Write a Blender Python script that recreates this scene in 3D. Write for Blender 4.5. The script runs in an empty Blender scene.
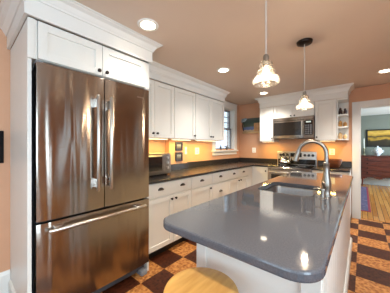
import bpy, bmesh, math, random
from mathutils import Vector, Matrix
random.seed(7)
S = bpy.context.scene
COL = S.collection
PI = math.pi

def rgb(r, g, b):
    def f(c):
        c /= 255.0
        return c/12.92 if c <= .04045 else ((c+.055)/1.055)**2.4
    return (f(r), f(g), f(b), 1.0)

# ------------------------------------------------------------------ camera
cam_d = bpy.data.cameras.new('camera'); cam = bpy.data.objects.new('camera', cam_d); COL.objects.link(cam)
cam.location = (2.4, 0.0, 1.294); cam.rotation_euler = (PI/2, 0, 0.702)
cam_d.sensor_fit = 'HORIZONTAL'; cam_d.sensor_width = 36; cam_d.lens = 198.0/390*36
cam_d.clip_start = .02; cam_d.clip_end = 200
S.camera = cam
# ------------------------------------------------------------------ exposure
S.view_settings.view_transform = 'Standard'; S.view_settings.look = 'None'
S.view_settings.gamma = 1; S.view_settings.use_curve_mapping = False
S.view_settings.exposure = 0.1
# ------------------------------------------------------------------ world
W = bpy.data.worlds.new('sky'); S.world = W; W.use_nodes = True
bg = W.node_tree.nodes['Background']; bg.inputs[0].default_value = (.72, .86, 1, 1); bg.inputs[1].default_value = 3.2

def area(name, loc, size, energy, color, rot=(0, 0, 0), sy=None, shape=None):
    l = bpy.data.lights.new(name, 'AREA'); l.energy = energy; l.color = color
    l.size = size
    l.shape = shape or ('RECTANGLE' if sy else 'SQUARE')
    if sy: l.size_y = sy
    o = bpy.data.objects.new(name, l); o.location = loc; o.rotation_euler = rot; COL.objects.link(o); return o
H = 2.345
YF = 4.6
YB = -2.6
XR = 4.3
DAY = (.76, .91, 1.0)
# daylight through the windows (just outside the panes); right wall ones are added
area('daylight_back_window', (2.2, YB-.16, 1.35), 2.6, 26, DAY, (PI/2, 0, 0), 1.7)          # shines +Y
area('added_streak_light', (XR+.16, 1.70, 1.2), .2, 1.2, DAY, (PI/2, 0, PI/2), 1.8)        # shines -X; added with its narrow window to streak the steel doors
area('added_streak_light', (XR+.16, 3.55, 1.2), .2, 1.2, DAY, (PI/2, 0, PI/2), 1.8)  # second added streak source, out of view
area('added_fill_light', (XR+.16, -.6, 1.4), 2.2, 112, DAY, (PI/2, 0, PI/2), 1.6)  # added fill from the right to whiten the cabinet fronts
area('daylight_dining_window', (6.16, 7.2, 1.4), 1.8, 450, DAY, (PI/2, 0, PI/2), 1.7)
WARM = (1.0, .94, .86)

# ------------------------------------------------------------------ materials
def mat(name, col, rough=.5, metal=0, spec=.5, nscale=0, namp=0, bump=0, bscale=40, coat=0, stretch=(1, 1, 1), col2=None, detail=4, ramp=(.35, .65), trans=0, emit=None, estr=0):
    m = bpy.data.materials.new(name); m.use_nodes = True
    nt = m.node_tree; N = nt.nodes; L = nt.links; p = N['Principled BSDF']
    p.inputs['Base Color'].default_value = col; p.inputs['Roughness'].default_value = rough
    p.inputs['Metallic'].default_value = metal; p.inputs['Specular IOR Level'].default_value = spec
    p.inputs['Coat Weight'].default_value = coat
    p.inputs['Transmission Weight'].default_value = trans
    if emit: p.inputs['Emission Color'].default_value = emit; p.inputs['Emission Strength'].default_value = estr
    tc = N.new('ShaderNodeTexCoord'); mp = N.new('ShaderNodeMapping'); mp.inputs['Scale'].default_value = stretch
    L.new(tc.outputs['Object'], mp.inputs[0])
    if nscale:
        n = N.new('ShaderNodeTexNoise'); n.inputs['Scale'].default_value = nscale; n.inputs['Detail'].default_value = detail
        L.new(mp.outputs[0], n.inputs['Vector'])
        r = N.new('ShaderNodeValToRGB'); r.color_ramp.elements[0].position = ramp[0]; r.color_ramp.elements[1].position = ramp[1]
        c2 = col2 or tuple([c*(1-namp) for c in col[:3]]+[1])
        r.color_ramp.elements[0].color = c2; r.color_ramp.elements[1].color = col
        L.new(n.outputs['Fac'], r.inputs[0]); L.new(r.outputs[0], p.inputs['Base Color'])
    if bump:
        n2 = N.new('ShaderNodeTexNoise'); n2.inputs['Scale'].default_value = bscale; n2.inputs['Detail'].default_value = 3
        L.new(mp.outputs[0], n2.inputs['Vector'])
        b = N.new('ShaderNodeBump'); b.inputs['Strength'].default_value = bump; b.inputs['Distance'].default_value = .01
        L.new(n2.outputs['Fac'], b.inputs['Height']); L.new(b.outputs[0], p.inputs['Normal'])
    return m

M = {}
M['cabinet'] = mat('cabinet_paint', rgb(224, 221, 213), .38, nscale=3, namp=.03)
M['trim'] = mat('trim_paint', rgb(224, 222, 216), .4, nscale=3, namp=.03)
M['wall'] = mat('orange_wall_paint', rgb(206, 156, 122), .7, nscale=4, namp=.05, bump=.05, bscale=120)
M['sage'] = mat('sage_wall_paint', rgb(126, 128, 116), .8, nscale=4, namp=.05)
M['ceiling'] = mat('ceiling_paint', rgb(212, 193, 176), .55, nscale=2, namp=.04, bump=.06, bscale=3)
M['ceiling2'] = mat('dining_ceiling_paint', rgb(236, 236, 232), .8, nscale=2, namp=.03)
M['stone'] = mat('dark_quartz', rgb(86, 88, 94), .06, spec=.5, nscale=180, col2=rgb(76, 78, 84), detail=2)
M['blacktop'] = mat('dark_laminate_counter', rgb(50, 46, 46), .26, spec=.35, nscale=160, col2=rgb(36, 33, 33), detail=2)
M['bronze'] = mat('dark_bronze', rgb(48, 38, 32), .35, metal=.8, nscale=20, namp=.3)
M['steel'] = mat('satin_steel', rgb(200, 195, 188), .28, metal=1, nscale=30, namp=.08, stretch=(1, 1, 8))
M['sinksteel'] = mat('sink_steel', rgb(158, 155, 152), .32, metal=1, nscale=60, namp=.08, stretch=(1, 6, 1))
M['darksteel'] = mat('dull_steel', rgb(140, 130, 120), .3, metal=1, nscale=30, namp=.1)
M['chrome'] = mat('polished_chrome', rgb(225, 225, 225), .1, metal=1, nscale=30, namp=.03)
M['nickel'] = mat('brushed_nickel', rgb(158, 152, 144), .33, metal=1, nscale=40, namp=.08)
M['black'] = mat('black_plastic', rgb(22, 20, 20), .35, nscale=40, namp=.2)
M['glass_black'] = mat('black_glass', rgb(16, 14, 14), .06, spec=.6, nscale=30, namp=.2)
M['ovenglass'] = mat('smoked_glass', rgb(40, 34, 30), .1, spec=.6, nscale=8, namp=.3)
M['grey'] = mat('grey_plastic', rgb(140, 142, 146), .5, nscale=30, namp=.1)
M['graphite'] = mat('graphite_enamel', rgb(70, 70, 74), .45, nscale=30, namp=.1)
M['white'] = mat('white_plastic', rgb(240, 238, 232), .35, nscale=20, namp=.03)
M['porcelain'] = mat('glazed_porcelain', rgb(240, 242, 245), .12, nscale=16, col2=rgb(150, 165, 190), ramp=(.36, .42))
M['wax'] = mat('candle_wax', rgb(245, 240, 228), .5, nscale=10, namp=.03)
M['paper'] = mat('mat_board', rgb(225, 215, 195), .8, nscale=10, namp=.05)
M['stoolwood'] = mat('maple', rgb(232, 178, 98), .3, nscale=3.2, col2=rgb(206, 146, 70), stretch=(9, 1.3, 1), detail=6, ramp=(.3, .7))
M['cherry'] = mat('cherry_wood', rgb(112, 48, 26), .3, nscale=3, col2=rgb(64, 24, 13), stretch=(1.2, 1, 9), detail=6, ramp=(.3, .7))
M['bowlwood'] = mat('turned_wood', rgb(150, 84, 42), .35, nscale=6, col2=rgb(98, 50, 24), stretch=(1, 1, 6), detail=5)
M['darkcarved'] = mat('dark_carved_wood', rgb(60, 40, 34), .45, nscale=20, namp=.4)
M['straw'] = mat('golden_straw', rgb(176, 128, 62), .75, nscale=60, col2=rgb(120, 80, 34), bump=.5, bscale=90)
M['paleclay'] = mat('pale_tan_clay', rgb(206, 168, 118), .7, nscale=30, namp=.25)
M['pewter'] = mat('dark_pewter', rgb(104, 94, 86), .3, metal=.9, nscale=20, namp=.3)
M['slate'] = mat('matte_black', rgb(34, 30, 30), .9, spec=.1, nscale=20, namp=.3)
M['brass'] = mat('aged_pewter', rgb(150, 140, 110), .3, metal=1, nscale=20, namp=.2)
M['siding'] = mat('grey_siding', rgb(214, 220, 228), .8, nscale=2, namp=.1, stretch=(1, 1, 12))
M['roof'] = mat('slate_roof', rgb(92, 92, 98), .8, nscale=20, namp=.3)
M['bark'] = mat('bark', rgb(80, 72, 66), .9, nscale=20, namp=.3)
M['lawn'] = mat('lawn', rgb(92, 104, 70), .95, nscale=6, namp=.4)
M['leaf'] = mat('leaf', rgb(48, 66, 40), .5, nscale=12, namp=.4)

# stainless with vertical streaks: fine horizontal brushing plus slightly wavy sheet
def stainless():
    m = bpy.data.materials.new('brushed_stainless'); m.use_nodes = True
    nt = m.node_tree; N = nt.nodes; L = nt.links; p = N['Principled BSDF']
    p.inputs['Base Color'].default_value = rgb(160, 150, 140); p.inputs['Metallic'].default_value = 1
    p.inputs['Roughness'].default_value = .17
    p.inputs['Anisotropic'].default_value = .88
    tg = N.new('ShaderNodeTangent'); tg.direction_type = 'RADIAL'; tg.axis = 'Z'
    L.new(tg.outputs[0], p.inputs['Tangent']); p.inputs['Anisotropic Rotation'].default_value = .25
    tc = N.new('ShaderNodeTexCoord')
    def noise(sc, st, det=2):
        mp = N.new('ShaderNodeMapping'); mp.inputs['Scale'].default_value = st
        n = N.new('ShaderNodeTexNoise'); n.inputs['Scale'].default_value = sc; n.inputs['Detail'].default_value = det
        L.new(tc.outputs['Object'], mp.inputs[0]); L.new(mp.outputs[0], n.inputs['Vector']); return n
    a = noise(1, (1, 10.5, .9), 1); a.inputs['Distortion'].default_value = .35
    b1 = N.new('ShaderNodeBump'); b1.inputs['Strength'].default_value = .5; b1.inputs['Distance'].default_value = .014
    L.new(a.outputs['Fac'], b1.inputs['Height'])
    f = noise(1, (3, 3, 700), 2)
    b2 = N.new('ShaderNodeBump'); b2.inputs['Strength'].default_value = .05; b2.inputs['Distance'].default_value = .002
    L.new(f.outputs['Fac'], b2.inputs['Height']); L.new(b1.outputs[0], b2.inputs['Normal'])
    L.new(b2.outputs[0], p.inputs['Normal'])
    return m
M['stainless'] = stainless()

def clear_glass(name, tint=(1, 1, 1, 1), extra=.06):
    m = bpy.data.materials.new(name); m.use_nodes = True
    nt = m.node_tree; N = nt.nodes; L = nt.links
    for n in list(N):
        if n.type != 'OUTPUT_MATERIAL': N.remove(n)
    out = [n for n in N if n.type == 'OUTPUT_MATERIAL'][0]
    t = N.new('ShaderNodeBsdfTransparent'); t.inputs[0].default_value = tint
    g = N.new('ShaderNodeBsdfGlossy'); g.inputs['Roughness'].default_value = .06
    fr = N.new('ShaderNodeLayerWeight'); fr.inputs[0].default_value = .35
    ad = N.new('ShaderNodeMath'); ad.operation = 'ADD'; ad.inputs[1].default_value = extra; ad.use_clamp = True
    mx = N.new('ShaderNodeMixShader')
    L.new(fr.outputs['Facing'], ad.inputs[0]); L.new(ad.outputs[0], mx.inputs[0]); L.new(t.outputs[0], mx.inputs[1]); L.new(g.outputs[0], mx.inputs[2])
    L.new(mx.outputs[0], out.inputs[0]); return m
M['sash'] = mat('grey_sash_paint', rgb(130, 132, 136), .5, nscale=20, namp=.1)
M['pane'] = clear_glass('window_glass', (.93, .97, 1, 1), 0.0)

def ribbed_glass():
    m = bpy.data.materials.new('ribbed_glass'); m.use_nodes = True
    nt = m.node_tree; N = nt.nodes; L = nt.links
    for n in list(N):
        if n.type != 'OUTPUT_MATERIAL': N.remove(n)
    out = [n for n in N if n.type == 'OUTPUT_MATERIAL'][0]
    t = N.new('ShaderNodeBsdfTransparent'); t.inputs[0].default_value = (.98, .96, .92, 1)
    tl = N.new('ShaderNodeBsdfTranslucent'); tl.inputs[0].default_value = (.95, .93, .88, 1)
    g = N.new('ShaderNodeBsdfGlossy'); g.inputs['Roughness'].default_value = .08
    fr = N.new('ShaderNodeLayerWeight'); fr.inputs[0].default_value = .3
    m1 = N.new('ShaderNodeMixShader'); m1.inputs[0].default_value = .07
    L.new(t.outputs[0], m1.inputs[1]); L.new(tl.outputs[0], m1.inputs[2])
    m2 = N.new('ShaderNodeMixShader'); L.new(fr.outputs['Facing'], m2.inputs[0]); L.new(m1.outputs[0], m2.inputs[1]); L.new(g.outputs[0], m2.inputs[2])
    L.new(m2.outputs[0], out.inputs[0]); return m
M['shade'] = ribbed_glass()

def emis(name, col, s):
    m = bpy.data.materials.new(name); m.use_nodes = True
    p = m.node_tree.nodes['Principled BSDF']; p.inputs['Base Color'].default_value = (.9, .9, .9, 1)
    p.inputs['Emission Color'].default_value = col; p.inputs['Emission Strength'].default_value = s; return m
M['lamp'] = emis('lamp_glow', (1, .86, .66, 1), 14)
M['bulb'] = emis('bulb_glow', (1, .82, .6, 1), 14)
M['tube'] = emis('strip_glow', (1, .72, .35, 1), 6)

def tiles():
    m = bpy.data.materials.new('cork_checker_floor'); m.use_nodes = True
    nt = m.node_tree; N = nt.nodes; L = nt.links; p = N['Principled BSDF']
    tc = N.new('ShaderNodeTexCoord'); mp = N.new('ShaderNodeMapping'); mp.vector_type = 'POINT'
    mp.inputs['Scale'].default_value = (1/.31, 1/.29, 1); mp.inputs['Location'].default_value = (-.80/.31+20, -1.39/.29+20, .5)
    ch = N.new('ShaderNodeTexChecker'); ch.inputs['Scale'].default_value = 1
    L.new(tc.outputs['Object'], mp.inputs[0]); L.new(mp.outputs[0], ch.inputs['Vector'])
    def ramp(c, scale, kind='v'):
        v = N.new('ShaderNodeTexVoronoi'); v.inputs['Scale'].default_value = scale
        n = N.new('ShaderNodeTexNoise'); n.inputs['Scale'].default_value = scale*1.1; n.inputs['Detail'].default_value = 5
        mx = N.new('ShaderNodeMath'); mx.operation = 'MULTIPLY_ADD'; mx.inputs[1].default_value = .5
        L.new(tc.outputs['Object'], v.inputs['Vector']); L.new(tc.outputs['Object'], n.inputs['Vector'])
        L.new(v.outputs['Distance'], mx.inputs[0]); L.new(n.outputs['Fac'], mx.inputs[2])
        r = N.new('ShaderNodeValToRGB'); e = r.color_ramp.elements
        e[0].position = .45; e[0].color = c[0]; e[1].position = .95; e[1].color = c[2]
        x = r.color_ramp.elements.new(.68); x.color = c[1]
        L.new(mx.outputs[0], r.inputs[0]); return r
    lt = ramp([rgb(120, 66, 30), rgb(168, 106, 52), rgb(206, 146, 84)], 34)
    dk = ramp([rgb(40, 18, 10), rgb(66, 31, 17), rgb(84, 42, 24)], 34)
    mx = N.new('ShaderNodeMix'); mx.data_type = 'RGBA'
    L.new(ch.outputs['Fac'], mx.inputs[0]); L.new(lt.outputs[0], mx.inputs[6]); L.new(dk.outputs[0], mx.inputs[7])
    L.new(mx.outputs[2], p.inputs['Base Color']); p.inputs['Roughness'].default_value = .42; p.inputs['Specular IOR Level'].default_value = .2
    return m
M['tiles'] = tiles()

def planks():
    m = bpy.data.materials.new('oak_plank_floor'); m.use_nodes = True
    nt = m.node_tree; N = nt.nodes; L = nt.links; p = N['Principled BSDF']
    tc = N.new('ShaderNodeTexCoord'); mp = N.new('ShaderNodeMapping'); mp.inputs['Rotation'].default_value = (0, 0, PI/2)
    br = N.new('ShaderNodeTexBrick'); br.inputs['Scale'].default_value = 1; br.inputs['Brick Width'].default_value = 1.1; br.inputs['Row Height'].default_value = .075
    br.inputs['Mortar Size'].default_value = .003; br.inputs['Color1'].default_value = rgb(222, 160, 88); br.inputs['Color2'].default_value = rgb(190, 122, 56); br.inputs['Mortar'].default_value = rgb(120, 70, 30)
    L.new(tc.outputs['Object'], mp.inputs[0]); L.new(mp.outputs[0], br.inputs['Vector'])
    n = N.new('ShaderNodeTexNoise'); n.inputs['Scale'].default_value = 5; n.inputs['Detail'].default_value = 5
    m2 = N.new('ShaderNodeMapping'); m2.inputs['Scale'].default_value = (12, 1, 1); L.new(tc.outputs['Object'], m2.inputs[0]); L.new(m2.outputs[0], n.inputs['Vector'])
    mx = N.new('ShaderNodeMix'); mx.data_type = 'RGBA'; mx.blend_type = 'MULTIPLY'; mx.inputs[0].default_value = .4
    L.new(br.outputs['Color'], mx.inputs[6]); L.new(n.outputs['Fac'], mx.inputs[7]); L.new(mx.outputs[2], p.inputs['Base Color'])
    p.inputs['Roughness'].default_value = .25; return m
M['planks'] = planks()

def runner():
    m = bpy.data.materials.new('woven_runner'); m.use_nodes = True
    nt = m.node_tree; N = nt.nodes; L = nt.links; p = N['Principled BSDF']
    tc = N.new('ShaderNodeTexCoord'); v = N.new('ShaderNodeTexVoronoi'); v.inputs['Scale'].default_value = 9; v.distance = 'MANHATTAN'
    L.new(tc.outputs['Object'], v.inputs['Vector'])
    r = N.new('ShaderNodeValToRGB'); e = r.color_ramp.elements; e[0].position = .15; e[0].color = rgb(150, 60, 70); e[1].position = .6; e[1].color = rgb(84, 74, 104)
    x = e.new(.35); x.color = rgb(120, 108, 140)
    L.new(v.outputs['Distance'], r.inputs[0]); L.new(r.outputs[0], p.inputs['Base Color']); p.inputs['Roughness'].default_value = .95; return m
M['runner'] = runner()
M['runner_edge'] = mat('runner_border', rgb(150, 44, 62), .95, nscale=40, namp=.3)

def painted(name, stops, axis='Z', nscale=5, namp=.35, lo=0, hi=1):
    """bands along one axis broken up by noise; generated coordinates"""
    m = bpy.data.materials.new(name); m.use_nodes = True
    nt = m.node_tree; N = nt.nodes; L = nt.links; p = N['Principled BSDF']; p.inputs['Roughness'].default_value = .35
    tc = N.new('ShaderNodeTexCoord'); sp = N.new('ShaderNodeSeparateXYZ'); L.new(tc.outputs['Generated'], sp.inputs[0])
    n = N.new('ShaderNodeTexNoise'); n.inputs['Scale'].default_value = nscale; n.inputs['Detail'].default_value = 4; L.new(tc.outputs['Generated'], n.inputs['Vector'])
    s = N.new('ShaderNodeMath'); s.operation = 'SUBTRACT'; s.inputs[1].default_value = .5; L.new(n.outputs['Fac'], s.inputs[0])
    a = N.new('ShaderNodeMath'); a.operation = 'MULTIPLY_ADD'; a.inputs[1].default_value = namp; L.new(s.outputs[0], a.inputs[0]); L.new(sp.outputs[axis], a.inputs[2])
    r = N.new('ShaderNodeValToRGB'); e = r.color_ramp.elements
    e[0].position = stops[0][0]; e[0].color = rgb(*stops[0][1]); e[1].position = stops[-1][0]; e[1].color = rgb(*stops[-1][1])
    for q, c in stops[1:-1]: x = e.new(q); x.color = rgb(*c)
    L.new(a.outputs[0], r.inputs[0]); L.new(r.outputs[0], p.inputs['Base Color']); return m
M['landscape'] = painted('gold_dusk_landscape', [(0, (40, 32, 20)), (.34, (60, 48, 26)), (.42, (196, 150, 50)), (.58, (40, 38, 26)), (.72, (196, 148, 52)), (.9, (222, 180, 84)), (1, (190, 146, 60))], nscale=3, namp=.6)
M['harbour'] = painted('harbour_picture', [(0, (150, 130, 100)), (.12, (196, 160, 110)), (.16, (88, 100, 138)), (.34, (92, 104, 134)), (.4, (78, 84, 62)), (.7, (52, 66, 48)), (.9, (64, 70, 60)), (1, (70, 74, 66))], nscale=6, namp=.25)
M['photo'] = painted('small_photo', [(0, (60, 46, 30)), (.4, (96, 84, 56)), (.7, (110, 118, 112)), (1, (150, 146, 126))], nscale=4, namp=.4)

# ------------------------------------------------------------------ mesh helpers
class MB:
    def __init__(s): s.bm = bmesh.new()
    def box(s, x0, x1, y0, y1, z0, z1, bev=0, seg=1):
        x0, x1 = min(x0, x1), max(x0, x1); y0, y1 = min(y0, y1), max(y0, y1); z0, z1 = min(z0, z1), max(z0, z1)
        r = bmesh.ops.create_cube(s.bm, size=1); vs = r['verts']
        for v in vs: v.co = Vector(((x0+x1)/2+v.co.x*(x1-x0), (y0+y1)/2+v.co.y*(y1-y0), (z0+z1)/2+v.co.z*(z1-z0)))
        if bev:
            es = list({e for v in vs for e in v.link_edges})
            bmesh.ops.bevel(s.bm, geom=es, offset=bev, segments=seg, affect='EDGES', profile=.5)
        return s
    def lathe(s, prof, c=(0, 0, 0), n=24, axis='Z', cap=True):
        rings = []
        for (r, h) in prof:
            ring = []
            for i in range(n):
                a = 2*PI*i/n; x, y = r*math.cos(a), r*math.sin(a)
                co = {'Z': (x, y, h), 'X': (h, x, y), 'Y': (x, h, y)}[axis]
                ring.append(s.bm.verts.new(Vector(co)+Vector(c)))
            rings.append(ring)
        for a, b in zip(rings, rings[1:]):
            for i in range(n): s.bm.faces.new((a[i], a[(i+1) % n], b[(i+1) % n], b[i]))
        if cap:
            s.bm.faces.new(rings[0][::-1]); s.bm.faces.new(rings[-1])
        return s
    def tube(s, pts, rad, n=10, cap=True):
        pts = [Vector(p) for p in pts]; R = rad if isinstance(rad, (list, tuple)) else [rad]*len(pts)
        rings = []; up = None
        for i, p in enumerate(pts):
            t = (pts[min(i+1, len(pts)-1)]-pts[max(i-1, 0)]).normalized()
            if up is None: up = Vector((0, 0, 1)) if abs(t.z) < .9 else Vector((1, 0, 0))
            u = (up-t*up.dot(t)).normalized(); w = t.cross(u); up = u
            rings.append([s.bm.verts.new(p+(u*math.cos(2*PI*k/n)+w*math.sin(2*PI*k/n))*R[i]) for k in range(n)])
        for a, b in zip(rings, rings[1:]):
            for i in range(n): s.bm.faces.new((a[i], a[(i+1) % n], b[(i+1) % n], b[i]))
        if cap: s.bm.faces.new(rings[0][::-1]); s.bm.faces.new(rings[-1])
        return s
    def prism(s, poly, z0, z1, bev=0, seg=2):
        """poly: list of (x,y) ccw"""
        lo = [s.bm.verts.new((x, y, z0)) for x, y in poly]; hi = [s.bm.verts.new((x, y, z1)) for x, y in poly]
        n = len(poly); fs = [s.bm.faces.new(lo[::-1]), s.bm.faces.new(hi)]
        for i in range(n): s.bm.faces.new((lo[i], lo[(i+1) % n], hi[(i+1) % n], hi[i]))
        if bev:
            es = list(set(fs[0].edges) | set(fs[1].edges)); bmesh.ops.bevel(s.bm, geom=es, offset=bev, segments=seg, affect='EDGES', profile=.5)
        return s
    def sweep(s, prof, path, closed=False):
        """prof: (out, z) pairs; path: (x,y) points with outward on the right of travel; mitred"""
        P = [Vector((x, y)) for x, y in path]; rings = []
        for i, p in enumerate(P):
            ds = []
            if i > 0: ds.append((P[i]-P[i-1]).normalized())
            if i < len(P)-1: ds.append((P[i+1]-P[i]).normalized())
            ns = [Vector((d.y, -d.x)) for d in ds]
            if len(ns) == 1: m = ns[0]
            else:
                m = (ns[0]+ns[1]).normalized(); m = m/max(.2, m.dot(ns[0]))
            rings.append([s.bm.verts.new((p.x+m.x*o, p.y+m.y*o, z)) for o, z in prof])
        k = len(prof)
        for a, b in zip(rings, rings[1:]):
            for i in range(k): s.bm.faces.new((a[i], a[(i+1) % k], b[(i+1) % k], b[i]))
        s.bm.faces.new(rings[0]); s.bm.faces.new(rings[-1][::-1])
        return s
    def ball(s, c, r, sc=(1, 1, 1), n=12):
        q = bmesh.ops.create_uvsphere(s.bm, u_segments=n, v_segments=max(6, n//2+2), radius=r)
        for v in q['verts']: v.co = Vector((v.co.x*sc[0], v.co.y*sc[1], v.co.z*sc[2]))+Vector(c)
        return s
    def build(s, name, m, parent=None, smooth=False, **tags):
        bm = s.bm
        bmesh.ops.recalc_face_normals(bm, faces=bm.faces)
        if parent:
            r = parent
            while r.parent: r = r.parent
            off = -r.location
        else:
            xs = [v.co for v in bm.verts]
            off = -Vector(((min(v.x for v in xs)+max(v.x for v in xs))/2, (min(v.y for v in xs)+max(v.y for v in xs))/2, min(v.z for v in xs)))
            if tags.get('world'): off = Vector((0, 0, 0))
        bmesh.ops.translate(bm, vec=off, verts=bm.verts)
        me = bpy.data.meshes.new(name); bm.to_mesh(me); bm.free(); me.materials.append(m if not isinstance(m, str) else M[m])
        if smooth:
            for p in me.polygons: p.use_smooth = True
            try: me.set_sharp_from_angle(angle=math.radians(40))
            except Exception: pass
        o = bpy.data.objects.new(name, me); COL.objects.link(o)
        if parent: o.parent = parent
        else: o.location = -off
        for k in ('label', 'category', 'group', 'kind'):
            if tags.get(k): o[k] = tags[k]
        return o

def thing(name, label, cat, loc, group=None):
    o = bpy.data.objects.new(name, None); COL.objects.link(o); o.location = loc; o.empty_display_size = .1
    o['label'] = label; o['category'] = cat
    if group: o['group'] = group
    return o
def struct(mb, name, m): return mb.build(name, m, None, world=True, kind='structure')
def copy_tree(o, parent=None):
    c = o.copy(); COL.objects.link(c)
    if parent: c.parent = parent
    for ch in list(o.children): copy_tree(ch, c)
    return c
def dup(root, loc, label):
    c = copy_tree(root); c.location = loc; c['label'] = label; return c

# a vertical face: origin, horizontal direction u, outward normal n ; makes boxes in face coordinates
class Face:
    def __init__(s, ox, oy, u, n): s.o = (ox, oy); s.u = u; s.n = n
    def p(s, u, d): return (s.o[0]+s.u[0]*u+s.n[0]*d, s.o[1]+s.u[1]*u+s.n[1]*d)
    def box(s, mb, u0, u1, z0, z1, d0, d1, bev=0):
        a = s.p(u0, d0); b = s.p(u1, d1); mb.box(a[0], b[0], a[1], b[1], z0, z1, bev)
def shaker(F, u0, u1, z0, z1, parent, name='door', t=.02, rail=.055, m='cabinet'):
    mb = MB(); F.box(mb, u0+.004, u1-.004, z0+.004, z1-.004, .001, t-.012)
    F.box(mb, u0, u0+rail, z0, z1, .001, t, .0015); F.box(mb, u1-rail, u1, z0, z1, .001, t, .0015)
    F.box(mb, u0+rail-.001, u1-rail+.001, z1-rail, z1, .001, t, .0015); F.box(mb, u0+rail-.001, u1-rail+.001, z0, z0+rail, .001, t, .0015)
    return mb.build(name, m, parent)
def slab(F, u0, u1, z0, z1, parent, name='drawer', t=.02, m='cabinet'):
    mb = MB(); F.box(mb, u0, u1, z0, z1, .001, t, .003); return mb.build(name, m, parent)
def knob(F, u, z, parent, t=.02, r=.0155, m='bronze'):
    x, y = F.p(u, t); ax = 'X' if F.n[0] else 'Y'; sg = F.n[0] or F.n[1]
    mb = MB(); mb.lathe([(r*.55, 0), (r*.42, sg*.010), (r*.6, sg*.013), (r, sg*.019), (r*.95, sg*.025), (r*.5, sg*.029)], (x, y, z), 14, ax)
    return mb.build('knob', m, parent, True)
def cup_pull(F, u, z, parent, t=.02):
    mb = MB(); n = 10; rows = []
    for j in range(5):
        b = j/4*PI/2
        row = []
        for i in range(n+1):
            a = PI*i/n
            uu = -.043*math.cos(a)*math.cos(b*.15); zz = .030*math.sin(a)*math.cos(b); dd = .024*math.sin(b)*(.35+.65*math.sin(a)) if True else 0
            x, y = F.p(u+uu, t+.001+dd); row.append(mb.bm.verts.new((x, y, z-.012+zz)))
        rows.append(row)
    for a, b in zip(rows, rows[1:]):
        for i in range(n): mb.bm.faces.new((a[i], a[i+1], b[i+1], b[i]))
    o = mb.build('cup_pull', 'pewter', parent, True)
    sm = o.modifiers.new('thick', 'SOLIDIFY'); sm.thickness = .004
    return o

# ------------------------------------------------------------------ room shell
struct(MB().box(-.25, XR, YB-.2, 4.68, -.12, 0), 'floor', 'tiles')
struct(MB().box(1.0, 6.2, 4.68, 9.2, -.12, 0), 'floor_dining', 'planks')
struct(MB().box(-.25, XR+.25, YB-.25, 4.75, H, H+.12), 'ceiling', 'ceiling')
struct(MB().box(1.0, 6.4, 4.76, 9.3, 2.36, 2.48), 'ceiling_dining', 'ceiling2')
# left wall with window hole  (window opening Y 3.48..4.32, Z 1.25..2.19)
WY0, WY1, WZ0, WZ1 = 3.50, 4.31, 1.235, 2.19
mb = MB(); mb.box(-.2, 0, YB, WY0, 0, H); mb.box(-.2, 0, WY1, YF+.15, 0, H); mb.box(-.2, 0, WY0, WY1, 0, WZ0); mb.box(-.2, 0, WY0, WY1, WZ1, H)
struct(mb, 'wall_left', 'wall')
# far wall with doorway X 2.367..3.25, Z 0..2.0
DX0, DX1, DZ = 2.36, 3.25, 2.0
def farwall(y0, y1, name, m, x0, x1, h):
    mb = MB(); mb.box(x0, DX0, y0, y1, 0, h); mb.box(DX1, x1, y0, y1, 0, h); mb.box(DX0, DX1, y0, y1, DZ, h); struct(mb, name, m)
farwall(YF, YF+.07, 'wall_far', 'wall', 0, XR, H)
farwall(YF+.07, YF+.14, 'wall_dining_near', 'sage', 1.0, 6.2, 2.36)
struct(MB().box(1.0, 6.2, 9.05, 9.2, 0, 2.36), 'wall_dining_far', 'sage')
struct(MB().box(.85, 1.0, 4.74, 9.2, 0, 2.36), 'wall_dining_left', 'sage')
mb = MB(); mb.box(6.0, 6.12, 4.74, 6.3, 0, 2.36); mb.box(6.0, 6.12, 8.1, 9.05, 0, 2.36); mb.box(6.0, 6.12, 6.3, 8.1, 0, .55); mb.box(6.0, 6.12, 6.3, 8.1, 2.2, 2.36)
struct(mb, 'wall_dining_right', 'sage')
# back wall with wide window, right wall with openings for the added windows
BX0, BX1, BZ0, BZ1 = .9, 3.5, .5, 2.2
mb = MB(); mb.box(-.2, BX0, YB-.12, YB, 0, H); mb.box(BX1, XR+.12, YB-.12, YB, 0, H); mb.box(BX0, BX1, YB-.12, YB, 0, BZ0); mb.box(BX0, BX1, YB-.12, YB, BZ1, H)
struct(mb, 'wall_back', mat('cream_wall_paint', rgb(226, 226, 222), .7, nscale=3, namp=.03))
RZ0, RZ1 = .3, 2.1
mb = MB(); mb.box(XR, XR+.12, YB, -1.7, 0, H); mb.box(XR, XR+.12, -1.7, .5, 0, .6); mb.box(XR, XR+.12, -1.7, .5, 2.2, H); mb.box(XR, XR+.12, .5, 1.61, 0, H); mb.box(XR, XR+.12, 1.79, 3.46, 0, H); mb.box(XR, XR+.12, 3.64, YF+.07, 0, H)
for q in (1.61, 3.46): mb.box(XR, XR+.12, q, q+.18, 0, RZ0); mb.box(XR, XR+.12, q, q+.18, RZ1, H)
struct(mb, 'wall_right', 'wall')
# bump-out beside the pictures between counter and cabinets
struct(MB().box(.001, .10, 2.10, 2.505, .916, 1.405), 'wall_chase', 'wall')

# baseboards
bbp = [(0, 0), (.018, 0), (.018, .17), (.012, .185), (.008, .20), (0, .20)]
struct(MB().sweep(bbp, [(0.0005, .283), (0.0005, YB+.02)][::-1] if False else [(0.0005, YB+.02), (0.0005, .283)]), 'baseboard_left', 'trim')
struct(MB().sweep(bbp, [(XR-.0005, YF-.001), (XR-.0005, YB+.001)]), 'baseboard_right', 'trim')
struct(MB().sweep([(o, z*1.2) for o, z in bbp], [(2.0, 9.049), (5.99, 9.049)]), 'baseboard_dining', 'trim')
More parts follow.
